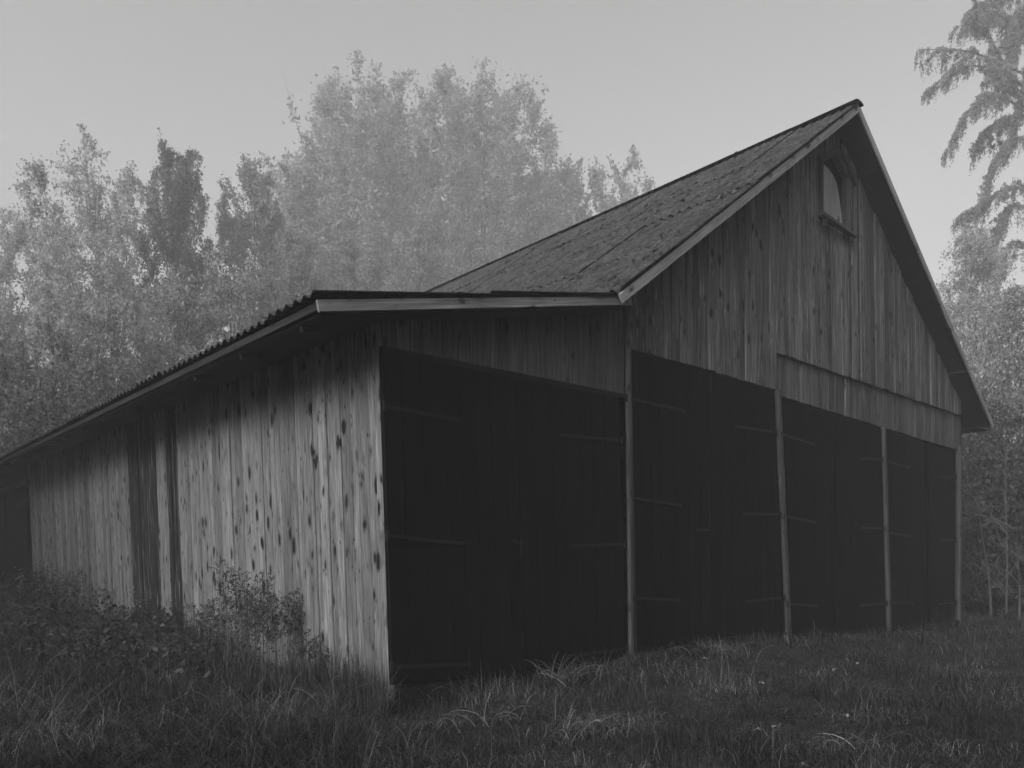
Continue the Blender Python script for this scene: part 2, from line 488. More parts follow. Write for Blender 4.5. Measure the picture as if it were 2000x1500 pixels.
# side door far left
sd = prism('barn_door', [(15.42, .1), (18.30, .1), (18.30, 2.85), (15.42, 2.85)], 'x', -.03, .0, M_black, barn)
sd2 = prism('barn_door', [(18.36, .1), (21.3, .1), (21.3, 2.85), (18.36, 2.85)], 'x', -.03, .0, M_black, barn)
for dd, ya in ((sd, 15.42), (sd2, 18.36)):
    dd.location.x = -.05
    yy = ya
    for w in widths(2.88, .2, .2):
        plank(dd, (-.06, yy + w - .004, .1), (-.06, yy + .004, .1), (-.06 - .05, yy + w - .004, 2.83), (-.06 - .05, yy + .004, 2.83), (-1, 0, 0), .03, M_door)
        yy += w
beam(sd, 'strap_hinge', side(63, 973, -.14), side(38, 989, -.14), .012, .045, M_iron)
beam(barn, 'door_lintel', (-.13, 15.3, 2.93), (-.13, 21.4, 2.99), .1, .12, M_trimdark)
side_head = prism('side_wall', [(15.38, 2.9), (LEN, 2.9), (LEN, 3.45), (15.38, 3.36)], 'x', -.10, -.06, M_black, barn)

# --- lean-to front wall above its doors
front_wall = prism('front_wall', [(-.10, 2.9), (2.98, 2.9), (2.98, 3.80), (-.12, 3.15)], 'y', .03, .08, M_black, barn)
x = -.11
for w in widths(3.06, .155, .35):
    x0, x1 = x + .003, x + w - .003
    x += w
    zb = 2.945 + random.uniform(-.004, .004)
    p = random.choice([0, .002, .006]) + .012
    plank(front_wall, (x0, -p, zb), (x1, -p, zb), (x0 - .02, -p, lt_under(x0) + .02), (x1 - .02, -p, lt_under(x1) + .02), (0, -1, 0), .03 + p, M_leanfront)
beam(barn, 'door_lintel', (-.12, .005, 2.935), (2.93, .005, 2.95), .05, .06, M_black)  # blackened and set back: its colour supplies the shadow gap above the doors

# --- main gable wall
gable = prism('gable_wall', [(2.98, 3.2), (12.58, 3.2), (12.58, roof_under(12.58) - .02), (RX, roof_under(RX) - .02), (2.98, roof_under(2.98) - .02)], 'y', .15, .20, M_black, barn)
WX0, WX1 = 7.21, 8.04                        # window opening
def head_z(x): return 6.90 + (.33 * (1 - abs(x - 7.68) / .47) if abs(x - 7.68) < .47 else 0)
x = 2.99
while x < 12.58:
    w = .148 * random.uniform(.65, 1.35)
    x1 = min(x + w, 12.59)
    if x1 - x < .05: break
    for edge in (WX0, WX1, 6.03):            # no board straddles the window or the step in the cladding
        if x < edge < x1 - .02: x1 = edge
    a, b = x + .003, x1 - .003
    x = x1
    upper = a > 6.0
    zb = (3.955 - .011 * (a - 6.0)) if upper else 3.50 - .012 * (a - 3)
    zb += random.uniform(-.008, .004)
    pj = random.choice([0, 0, .006, .014, .022]); p = pj + (.045 if upper else .012); pt = pj + .012
    lean = .028 * max(0, min(1, (7.0 - a) / 4))
    def q(x_, z): return (x_, -(p + (pt - p) * min(1, max(0, (z - zb) / 2.2))), z)
    za, zc = roof_under(a) + .02, roof_under(b) + .02
    if a >= WX0 - .01 and b <= WX1 + .01:
        plank(gable, q(a, zb), q(b, zb), q(a, 6.10), q(b, 6.10), (0, -1, 0), .03 + p, M_gable)
        plank(gable, q(a, head_z(a)), q(b, head_z(b)), q(a, za), q(b, zc), (0, -1, 0), .03 + p, M_gable)
    else:
        sk = lean * (zc - zb)
        plank(gable, q(a + sk*.4, zb), q(b + sk*.4, zb), q(a - sk*.0, za), q(b - sk*.0, zc), (0, -1, 0), .03 + p, M_gable)
# the lower layer of short boards, set back under the upper layer
lower = prism('lower_cladding', [(6.02, 3.25), (12.57, 3.2), (12.57, 4.0), (6.02, 4.0)], 'y', .05, .09, M_black, barn)
x = 6.03
while x < 12.5:
    w = .165 * random.uniform(.65, 1.35)
    x1 = min(x + w, 12.58)
    a, b = x + .003, x1 - .003
    x = x1
    if b - a < .03: break
    zb = 3.40 - .027 * (a - 6.0) + random.uniform(-.005, .004)
    p = random.choice([0, .005, .012])
    plank(lower, (a, -p, zb), (b, -p, zb), (a, -p, 4.0), (b, -p, 4.0), (0, -1, 0), .035 + p, M_strip)

# right side wall and back wall (close the building)
prism('side_wall', [(0.0, -.1), (LEN, -.1), (LEN, 4.2), (0.0, 4.2)], 'x', 12.52, 12.58, M_gable, barn)
prism('back_wall', [(-.05, -.1), (12.5, -.1), (12.5, roof_under(12.5)), (RX, roof_under(RX)), (2.6, 3.8), (-.1, 3.2)], 'y', LEN - .1, LEN - .04, M_gable, barn)

# --- posts between the doors
beam(barn, 'post', (2.99, -.07, 0.0), (2.935, -.07, 3.75), .045, .05, M_leanfront, up=(0, 1, 0))
beam(barn, 'post', (3.085, -.035, 0.03), (2.985, -.035, 3.5), .05, .05, M_trimdark, up=(0, 1, 0))
beam(barn, 'post', (*front(1541, 1250, -.045)[:2], .05), front(1519, 762, -.045), .075, .06, M_post, up=(0, 1, 0))
beam(barn, 'post', (*front(1737, 1240, -.045)[:2], -.05), front(1725, 835, -.045), .066, .06, M_post, up=(0, 1, 0))
beam(barn, 'post', (12.53, -.02, -.1), (12.55, -.02, 3.32), .08, .07, M_post, up=(0, 1, 0))
beam(barn, 'post', (12.63, .03, -.1), (12.63, .03, 4.0), .07, .1, M_trimdark, up=(0, 1, 0))
beam(barn, 'door_lintel', (3.0, .02, 3.50), (6.05, .02, 3.46), .06, .06, M_black)  # black here too, standing in for the shadow line over the main doors
beam(barn, 'door_sill', (3.1, .02, .17), (6.3, .02, .10), .12, .14, M_black)
beam(barn, 'door_sill', (6.3, .02, .06), (12.5, .02, -.06), .12, .14, M_black)
beam(barn, 'door_sill', (.02, .03, .03), (3.0, .03, .03), .12, .12, M_black)

# --- gable window
win = prism('gable_window', [(WX0, 6.08), (WX1, 6.06), (WX1, 6.9), (7.68, 7.22), (WX0, 6.9)], 'y', .10, .14, M_black, barn)
beam(win, 'window_jamb', (WX0 - .01, -.055, 6.12), (WX0 - .01, -.055, 6.90), .06, .05, M_trimdark, up=(0, 1, 0))
beam(win, 'window_jamb', (WX1 - .0, -.05, 6.08), (WX1 - .0, -.05, 6.93), .05, .07, M_gable, up=(0, 1, 0))
beam(win, 'window_jamb', (WX1 + .085, -.045, 6.06), (WX1 + .085, -.045, 6.85), .06, .06, M_gable, up=(0, 1, 0))
beam(win, 'window_sill', (7.12, -.095, 6.125), (8.14, -.095, 6.065), .09, .05, M_post, up=(0, 0, 1))
for xx in (7.24, 8.06):
    beam(win, 'sill_bracket', (xx, -.085, 5.97), (xx, -.085, 6.09), .05, .06, M_trimdark, up=(0, 1, 0))
beam(win, 'window_head', (7.10, -.085, 6.90), (7.73, -.085, 7.24), .05, .11, M_trimdark, up=(0, 0, 1))
beam(win, 'window_head', (7.66, -.115, 7.27), (8.16, -.115, 6.86), .05, .10, M_trimdark, up=(0, 0, 1))
pp = [front(*p, .005) for p in ((1602, 421), (1646, 447), (1643, 416), (1639, 384), (1634, 357), (1627, 342), (1618, 329), (1610, 322), (1602, 321))]
pp = [(p[0], p[2]) for p in pp]
pn = prism('window_board', pp, 'y', .005, .025, M_panel, win)

# --- roofs: deck slab, corrugated sheets, boards along the verges
def sheet_mesh(name, wy, lx, pitch=.15, amp=.028, mat=M_roof, wob=0.0):
    """corrugated sheet: waves across local Y, length along local X (up the slope), 6 mm thick at its edges"""
    ny = int(round(wy / pitch)) * 8 + 1
    ys = np.linspace(0, wy, ny); zs = amp * np.cos(ys / pitch * 2*np.pi)
    V = []
    for xx in (0, lx):
        for yy, zz in zip(ys, zs): V.append((xx, yy, zz + (0.006 if xx == 0 else 0)))
    for xx in (0.0, lx):
        for yy, zz in zip(ys, zs): V.append((xx, yy, zz - .009 + (0.006 if xx == 0 else 0)))
    F = []
    for k in range(ny - 1):
        F += [(k, ny + k, ny + k + 1, k + 1), (2*ny + k, 2*ny + k + 1, 3*ny + k + 1, 3*ny + k), (k, k + 1, 2*ny + k + 1, 2*ny + k), (ny + k, 3*ny + k, 3*ny + k + 1, ny + k + 1)]
    F += [(0, 2*ny, 3*ny, ny), (ny - 1, 2*ny - 1, 4*ny - 1, 3*ny - 1)]
    return mesh_np(name, np.array(V), np.array(F), mat)

# main roof
ang = math.atan(TAN)
def main_top(x): return RZ - .04 - abs(x - RX) * (TAN if x < RX else TANR)
deck_poly = [(2.55, main_top(2.55) - .02), (RX, RZ - .06), (13.15, main_top(13.15) - .02), (13.15, main_top(13.15) - .10), (RX, RZ - .16), (2.55, main_top(2.55) - .10)]
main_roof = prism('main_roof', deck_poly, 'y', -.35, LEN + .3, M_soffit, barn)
SL = 5.17 / math.cos(ang)
rows = 4
SHL = SL / rows + .10
smesh = sheet_mesh('roof_sheet', .9, SHL)
ncol = int((LEN + .7) / .9) + 1
for r_ in range(rows):
    for c_ in range(ncol):
        o = link('roof_sheet', smesh, main_roof)
        d = r_ * (SL - .03 - SHL) / (rows - 1)
        o.location = (2.47 + d * math.cos(ang) + random.uniform(-.015, .015), -.42 + c_ * .9, main_top(2.47) + d * math.sin(ang) + .022 + r_ * .001 + random.uniform(-.004, .004))
        o.rotation_euler = (random.uniform(-.003, .003), -ang + .006, random.uniform(-.006, .006))
o = link('roof_sheet_slope', sheet_mesh('roof_sheet_slope', 22.2, 6.72), main_roof)   # the far slope, out of sight
o.rotation_euler = (0, -math.atan(TANR), math.pi)
o.location = (13.21, 21.85, main_top(13.21) + .02)
rm = Bag(); aa = np.linspace(-.95, .95, 7)
for c_ in range(22):
    y0 = -.41 + c_ * 1.01
    pts = []
    V = [(RX + .15 * math.sin(a), yy, RZ - .065 + .065 * math.cos(a) + dz) for yy, dz in ((y0, .004), (y0 + 1.06, 0)) for a in aa]
    V += [(v[0], v[1], v[2] - .012) for v in V]
    F = [(k, k + 1, 7 + k + 1, 7 + k) for k in range(6)] + [(14 + k, 21 + k, 22 + k, 15 + k) for k in range(6)] + [(k, 14 + k, 15 + k, k + 1) for k in range(6)]
    link('ridge_cap', mesh_np('ridge_cap', np.array(V), np.array(F), M_roof, False), main_roof)
# boards along the verges of the gable
beam(main_roof, 'bargeboard', (2.46, -.385, main_top(2.46) - .065), (RX, -.385, main_top(RX) - .065), .03, .10, M_trim, up=(0, 0, 1))
beam(main_roof, 'bargeboard', (RX + .01, -.385, main_top(RX) - .075), (13.20, -.385, main_top(13.20) - .060), .03, .095, M_trim, up=(0, 0, 1))
for k in range(3):                       # purlin ends under the right verge
    xx = RX + .75 + k * 1.75
    beam(main_roof, 'purlin_end', (xx, -.34, main_top(xx) - .14), (xx, .1, main_top(xx) - .125), .022, .03, M_soffit, up=(0, 0, 1))
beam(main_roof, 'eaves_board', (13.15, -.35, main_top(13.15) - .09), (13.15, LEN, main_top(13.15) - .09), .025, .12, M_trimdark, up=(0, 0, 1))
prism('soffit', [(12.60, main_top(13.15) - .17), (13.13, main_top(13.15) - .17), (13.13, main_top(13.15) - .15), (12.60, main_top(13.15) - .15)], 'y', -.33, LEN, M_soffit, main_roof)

# moss on the main roof
nm = 2200
u = rng.uniform(0, SL, nm); vy = -.35 + 22 * rng.beta(1, 1.5, nm)
keep = vnoise(u, vy, .9, 21) + rng.normal(0, .5, nm) > .1
u, vy = u[keep], vy[keep]
ico = np.array([(0, 0, 1), (.9, 0, .3), (.28, .86, .3), (-.73, .53, .3), (-.73, -.53, .3), (.28, -.86, .3), (.73, .53, -.3), (-.28, .86, -.3), (-.9, 0, -.3), (-.28, -.86, -.3), (.73, -.53, -.3)])
icf = np.array([(0, 1, 2), (0, 2, 3), (0, 3, 4), (0, 4, 5), (0, 5, 1), (1, 6, 2), (2, 6, 7), (2, 7, 3), (3, 7, 8), (3, 8, 4), (4, 8, 9), (4, 9, 5), (5, 9, 10), (5, 10, 1), (1, 10, 6)])
cs, sn = math.cos(ang), math.sin(ang)
n = len(u)
sz = rng.lognormal(-4.0, .5, n).clip(.008, .05)
base = np.stack([2.47 + u * cs - sn * .03, vy, main_top(2.47) + u * sn + .03 + cs * .03], 1)
loc = ico[None] * (1 + .3 * rng.normal(size=(n, 11, 1)))
loc = loc * sz[:, None, None] * np.stack([rng.uniform(.9, 2.2, n), rng.uniform(.6, 1.2, n), rng.uniform(.35, .7, n)], 1)[:, None, :]
lx = loc[..., 0] * cs - loc[..., 2] * sn; lz = loc[..., 0] * sn + loc[..., 2] * cs
MV = base[:, None, :] + np.stack([lx, loc[..., 1], lz], -1)
MF = (icf[None] + 11 * np.arange(n)[:, None, None]).reshape(-1, 3)
tag(link('moss', mesh_np('moss', MV.reshape(-1, 3), MF, M_moss, True), main_roof), kind='stuff')
# moss cushions along the ridge
nr = 130
ry = rng.uniform(.1, 21, nr); rs = rng.lognormal(-4.0, .35, nr).clip(.010, .03); ra = rng.uniform(-1.4, .5, nr)
loc = ico[None] * (1 + .3 * rng.normal(size=(nr, 11, 1))) * rs[:, None, None] * np.array([1, 1.5, .7])
RV = np.stack([RX + .15 * np.sin(ra), ry, RZ - .070 + .066 * np.cos(ra)], 1)[:, None, :] + loc
tag(link('ridge_moss', mesh_np('ridge_moss', RV.reshape(-1, 3), (icf[None] + 11 * np.arange(nr)[:, None, None]).reshape(-1, 3), M_moss, True), main_roof), kind='stuff')

# lean-to roof
lt_ang = math.atan(.2217)
def lt_top(x, y): return 3.14 + (x + .87) * .2217 + .011 * y
Vd = []
for xx, dz in ((-.82, -.03), (2.62, -.03), (2.62, -.10), (-.82, -.10)):
    for yy in (-.28, LEN + .3): Vd.append((xx, yy, lt_top(xx, yy) + dz - .03))
lean_roof = link('lean_to_roof', mesh_np('lean_to_roof', np.array(Vd), np.array([(0, 2, 3, 1), (2, 4, 5, 3), (4, 6, 7, 5), (6, 0, 1, 7), (0, 6, 4, 2), (1, 3, 5, 7)]), M_soffit), barn)
lmesh = sheet_mesh('roof_sheet', .9, 1.86, amp=.017)
for c_ in range(ncol):
    for r_ in range(2):
        d = r_ * 1.72
        yy = -.36 + c_ * .9
        o = link('roof_sheet', lmesh, lean_roof)
        o.location = (-.90 + d * math.cos(lt_ang) + random.uniform(-.02, .02), yy, lt_top(-.90, yy) + d * math.sin(lt_ang) + .012 + r_ * .004)
        o.rotation_euler = (.011, -lt_ang + .010, random.uniform(-.004, .004))
beam(lean_roof, 'bargeboard', (-.86, -.315, lt_top(-.86, 0) - .075), (2.70, -.315, lt_top(2.70, 0) - .062), .028, .09, M_trim, up=(0, 0, 1))
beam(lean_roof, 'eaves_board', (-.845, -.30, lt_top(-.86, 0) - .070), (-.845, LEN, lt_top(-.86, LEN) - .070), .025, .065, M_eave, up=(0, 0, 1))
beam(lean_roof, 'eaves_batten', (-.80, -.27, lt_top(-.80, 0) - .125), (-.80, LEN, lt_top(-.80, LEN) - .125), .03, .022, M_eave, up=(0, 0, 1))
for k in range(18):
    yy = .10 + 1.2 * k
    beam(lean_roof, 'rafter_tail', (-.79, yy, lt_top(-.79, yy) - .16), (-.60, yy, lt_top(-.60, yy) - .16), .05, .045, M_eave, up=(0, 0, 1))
for xa, xb in ((.42, .70), (1.15, 1.4), (1.85, 2.25)):      # torn flashing lifted along the verge
    beam(lean_roof, 'flashing', (xa, -.33, lt_top(xa, 0) + .02), (xb, -.34, lt_top(xb, 0) - .015), .05, .008, M_iron, up=(0, 0, 1), cham=.002)

# ------------------------------------------------------------------ trees
def make_tree(name, label, cat_, pos, H, R, base, mats, leaf, nleaf, n1=26, up=(20, 70), bend=.0, trunk_r=.16, seed=1, shape=None, twig_sp=.28, hang=0.0, wobble=.25, group=None, n2=7, lean=(0, 0), aspect=.65, spread=1.0, spire=.15):
    r = np.random.default_rng(seed)
    root = empty(name, label, cat_, tuple(pos), group)
    bag = Bag()
    k = 14
    tz = np.linspace(0, 1, k)
    wob = np.cumsum(r.normal(0, wobble * H / 130, (k, 2)), 0); wob[0] = 0
    trunk = np.stack([wob[:, 0] + lean[0] * tz * H, wob[:, 1] + lean[1] * tz * H, tz * H * .93 - .1], 1)
    tr = trunk_r * (1 - tz)**.8 + .012
    bag.tube(trunk, tr, 8)
    if shape is None: shape = lambda t: math.sin(math.pi * min(1, (t * .82 + .16)))**.8
    tw_s, tw_e, tw_w = [], [], []
    cb = base * H
    for b in range(n1):
        t = ((b + r.uniform(0, 1)) / n1)**.85                       # height of the bough's tip inside the crown
        az = b * 2.39996 + r.normal(0, .3)
        reach = R * shape(t) * r.uniform(.70, 1.0)
        tip = np.array([math.cos(az) * reach, math.sin(az) * reach, cb + (H - cb) * t * r.uniform(.96, 1.03)])
        rise = reach * math.tan(rad(up[0] + (up[1] - up[0]) * t)) + .3
        z0 = min(max(tip[2] - rise, cb * .55), H * .93)
        fi = z0 / H * (k - 1); i0 = min(int(fi), k - 2); p0 = trunk[i0] + (trunk[i0 + 1] - trunk[i0]) * (fi - i0)
        tip = tip + np.array([p0[0], p0[1], 0])
        m = 8
        uu = np.linspace(0, 1, m + 1)[:, None]
        pts = p0 + (tip - p0) * uu
        L = float(np.linalg.norm(tip - p0))
        arch = np.concatenate([np.zeros((m + 1, 2)), np.sin(uu * np.pi) * L * bend], 1)
        pts = pts + arch + np.cumsum(r.normal(0, .03 * L / 2, (m + 1, 3)), 0) * uu
        r0 = max(.012, tr[i0] * .4)
        bag.tube(pts, np.linspace(r0, .006, m + 1), 4)
        for s in range(int(n2 * 1.7)):
            f = r.uniform(.18, 1.0)**.8 * m; j0 = min(int(f), m - 1)
            q0 = pts[j0] + (pts[j0 + 1] - pts[j0]) * (f - j0)
            dd = (pts[j0 + 1] - pts[j0]); dd /= np.linalg.norm(dd)
            d2 = dd * .6 + r.normal(0, .5, 3) * spread + np.array([0, 0, spire if hang == 0 else -.05]); d2 /= np.linalg.norm(d2)
            l2 = min(L, R * .9) * r.uniform(.16, .36) + .25
            q1 = q0 + d2 * l2
            mid_ = (q0 + q1) / 2 + r.normal(0, .05 * l2, 3)
            q1 = q1 - np.array([0, 0, hang * l2 * .6])
            tq = min(1.0, max(0.0, (q1[2] - cb) / (H - cb)))
            if q1[2] > H or math.hypot(q1[0] - p0[0], q1[1] - p0[1]) > R * shape(tq) * 1.04 + .2: continue
            bag.tube(np.array([q0, mid_, q1]), [.010, .006, .003], 3)
            tw_s += [q0, mid_]; tw_e += [mid_, q1]; tw_w += [l2, l2]
        tw_s.append(pts[-3]); tw_e.append(pts[-1]); tw_w.append(.5)
    tr_o = link('trunk', bag.mesh('trunk', mats[1], True), root)
    S, E, Wt = np.array(tw_s), np.array(tw_e), np.array(tw_w)
    Wt = Wt * r.uniform(.3, 1.7, len(Wt))
    idx = r.choice(len(S), nleaf, p=Wt / Wt.sum())
    f = r.uniform(0, 1.08, nleaf)[:, None]
    C = S[idx] + (E[idx] - S[idx]) * f + r.normal(0, twig_sp * .62, (nleaf, 3)) * r.uniform(.2, 1, (nleaf, 1))
    if hang > 0: C[:, 2] -= r.exponential(hang * .55, nleaf)
    C[:, 2] = np.maximum(C[:, 2], .3)
    tt_ = np.clip((C[:, 2] - cb) / (H - cb), 0, 1)
    env = np.array([shape(q_) for q_ in np.linspace(0, 1, 60)])
    ax = np.interp(C[:, 2], trunk[:, 2], trunk[:, 0]); ay = np.interp(C[:, 2], trunk[:, 2], trunk[:, 1])
    ph = np.arctan2(C[:, 1] - ay, C[:, 0] - ax)
    lim = (R * np.interp(tt_, np.linspace(0, 1, 60), env) * 1.05 + .3) * (1 + .10 * np.sin(ph * 5 + seed) * np.sin(C[:, 2] * 2.1 + seed) + .07 * r.normal(size=nleaf))
    ok = (np.hypot(C[:, 0] - ax, C[:, 1] - ay) < lim) & (C[:, 2] < H * (1 + .025 * np.sin(ph * 4 + seed)) + .1)
    C = C[ok]
    P, F = leaf_tris(C, leaf * 1.15, r, aspect, axis=(0, 0, -1) if hang > 0 else None, axis_w=.4 if hang > 0 else 0)
    link('crown', mesh_np('crown', P, F, mats[0]), root)
    return root

def T(px, d, topy): return spot(px, d), height_at(topy, d)
GT = 'trees behind the barn'
def prof(*pts):
    xs = [p_[0] for p_ in pts]; ys = [p_[1] for p_ in pts]
    return lambda t: float(np.interp(t, xs, ys))
egg = prof((0, .7), (.15, .95), (.45, 1), (.7, .82), (.86, .55), (.95, .3), (1, .10))
dome = prof((0, .8), (.2, 1), (.55, 1), (.78, .82), (.92, .55), (1, .2))
broad = prof((0, .9), (.25, 1), (.65, 1), (.78, .96), (.88, .82), (.95, .62), (.985, .42), (1, .22))
birch = prof((0, .75), (.2, 1), (.6, 1), (.8, .86), (.92, .62), (1, .35))
p, H = T(190, 40, 278); make_tree('birch_tree', 'pale birch with forked dark branches, left of the dark birch', 'tree', p, H, 4.4, .2, (M_birch, M_birchbark), .115, 76000, 44, (45, 72), .04, .16, 3, birch, .26, .5, group=GT, n2=9)
p, H = T(340, 45, 258); make_tree('birch_tree', 'tall dark birch with rounded top and hanging twigs', 'tree', p, H, 2.6, .2, (M_birchdark, M_bark), .125, 66000, 40, (40, 70), .06, .17, 5, prof((0, .7), (.3, 1), (.6, 1), (.8, .85), (.92, .6), (1, .35)), .24, .8, group=GT, n2=9)
p, H = T(10, 42, 385); make_tree('birch_tree', 'pale birch at the left edge with spreading low crown', 'tree', p, H, 4.8, .12, (M_birch, M_birchbark), .115, 66000, 40, (35, 70), .06, .14, 8, dome, .32, .45, group=GT, n2=9)
p, H = T(500, 50, 290); make_tree('maple_tree', 'mid grey tree with pointed tip between dark birch and big maple', 'tree', p, H, 4.1, .1, (M_maple, M_bark), .155, 66000, 42, (30, 72), .03, .17, 12, egg, .34, 0, group=GT, n2=9, spire=.35)
p, H = T(722, 80, 140); make_tree('maple_tree', 'huge hazy maple with spiky upright shoots, tallest in the photo', 'tree', p, H, 11.0, .1, (M_maple, M_bark), .31, 205000, 130, (38, 76), .0, .5, 16, broad, .85, 0, group=GT, wobble=.07, n2=9, spire=.5)
p, H = T(945, 82, 152); make_tree('maple_tree', 'big hazy maple right of the tallest one, with narrow spires on top', 'tree', p, H, 10.6, .1, (M_maple, M_bark), .31, 195000, 126, (38, 76), .0, .5, 23, broad, .85, 0, group=GT, wobble=.07, n2=9, spire=.55)
p, H = T(1180, 84, 288); make_tree('maple_tree', 'smaller hazy tree just left of the main roof ridge', 'tree', p, H, 8.4, .1, (M_maple, M_bark), .30, 105000, 80, (40, 80), .0, .24, 31, broad, .5, 0, group=GT, wobble=.07, n2=9, spire=.55)
p, H = T(1065, 86, 330); make_tree('maple_tree', 'low hazy tree filling the gap behind the main roof', 'tree', p, H, 7.4, .05, (M_maple, M_bark), .29, 46000, 40, (30, 75), .0, .22, 37, dome, .5, 0, group=GT, n2=9, spire=.5)
p, H = T(590, 62, 320); make_tree('maple_tree', 'hazy tree deep between the pointed tree and the huge maple', 'tree', p, H, 5.6, .05, (M_maple, M_bark), .22, 50000, 40, (30, 75), .0, .22, 38, dome, .5, 0, group=GT, n2=9, spire=.4)
GS = 'low trees behind the lean-to'
for (px, d, ty, R, lab, sd_, m) in ((-30, 26, 600, 2.4, 'dense shrub beyond the lean-to at the left edge', 41, M_shrub), (100, 25, 600, 2.1, 'loose small tree over the far end of the lean-to eave', 42, M_shrub),
        (225, 27, 560, 2.1, 'slender small tree below the pale forked birch', 43, M_shrub), (345, 29, 530, 2.3, 'dense small tree below the dark birch', 44, M_shrub),
        (455, 31, 470, 2.2, 'leafy small tree above the middle of the lean-to eave', 45, M_shrub), (575, 33, 430, 2.5, 'leafy small tree above the front corner of the lean-to roof', 46, M_maple),
        (690, 36, 440, 2.8, 'small bright-leaved tree left of the main roof foot', 47, M_maple), (820, 40, 400, 3.0, 'bushy tree where the main roof meets the lean-to', 48, M_maple), (940, 44, 380, 3.2, 'bushy tree behind the middle of the main roof', 49, M_maple)):
    p, H = T(px, d, ty)
    make_tree('small_tree', lab, 'tree', p, H, R, .04, (m, M_bark), .105, 22000, 34, (30, 72), .03, .09, sd_, dome, .32, .12, group=GS, n2=8)

# unseen trees behind and beside the camera, added to shade barn and yard
def shading_ring():
    r = np.random.default_rng(91)
    bag = Bag(); Cs = []
    for (x, y, H, R) in ((-6, -27, 19, 5.5), (3, -24, 21, 6), (12, -22, 20, 6), (20, -18, 22, 6), (27, -10, 20, 5.5), (34, -4, 21, 5.5), (-15, -28, 17, 5.5), (-24, -24, 12, 5), (-29, -14, 10.5, 5), (-31, -4, 11, 5), (-27, 6, 14, 5.5),
                         (-20, 13, 16, 5), (-15.5, 8.5, 14, 4.2), (-11.5, 15.5, 14.5, 3.8), (-21, 4, 12, 4.5), (-14, 19, 17, 4.6), (-10.5, 26, 18, 4.6), (-18, 25, 20, 5.5), (-14, 34, 20, 5.5), (-24, 33, 21, 6), (30, -18, 23, 6), (9, -31, 24, 6), (-6, -36, 22, 6)):
        tz = np.linspace(0, 1, 6)
        bag.tube(np.stack([x + .2 * np.sin(tz * 4), y + 0 * tz, tz * H * .9 - .1], 1), .22 * (1 - tz) + .03, 7)
        m = 240
        u = r.normal(size=(m, 3)); u /= np.linalg.norm(u, axis=1)[:, None]
        cl = np.array([x, y, H * .55]) + u * np.array([R, R, H * .45]) * (r.uniform(.35, 1, (m, 1)))
        Cs.append((cl[:, None, :] + r.normal(0, .55, (m, 16, 3))).reshape(-1, 3))
    C = np.vstack(Cs); C = C[C[:, 2] > .3]
    P, F = leaf_quads(C, .55, r, 0, .7)
    o = link('shading_wood', mesh_np('shading_wood', P, F, M_maple)); tag(o, 'unseen leafy wood added around the clearing to shade the barn', 'wood', kind='stuff')
    link('trunks', bag.mesh('trunks', M_bark, True), o)
shading_ring()
# right hand side
GR = 'trees right of the barn'
p, H = T(1905, 40, 430); make_tree('birch_tree', 'pale fine-leaved tree beyond the right roof slope', 'tree', p, H, 3.4, .12, (M_birch, M_bark), .10, 60000, 44, (35, 75), .03, .16, 52, egg, .32, .2, group=GR, n2=9)
p, H = T(1990, 30, 560); make_tree('small_tree', 'dense grey tree at the right edge behind the conifer', 'tree', p, H, 3.0, .05, (M_shrub, M_bark), .10, 46000, 40, (25, 72), .03, .12, 53, dome, .34, .2, group=GR, n2=9)
for (px, d, ty, R, lab, sd_) in ((1900, 21, 850, 1.3, 'dark bush beside the right corner of the barn', 61), (1965, 19, 900, 1.3, 'dark bush under the conifer at the right edge', 62), (1925, 26, 760, 1.8, 'bush below the overhanging eave on the right', 63), (2030, 20, 780, 1.6, 'bush half out of frame on the right', 64)):
    p, H = T(px, d, ty)
    make_tree('bush', lab, 'bush', p, H, R, .02, (M_weed, M_bark), .085, 22000, 34, (15, 75), .05, .05, sd_, dome, .24, .1, group='bushes right of the barn', n2=7)

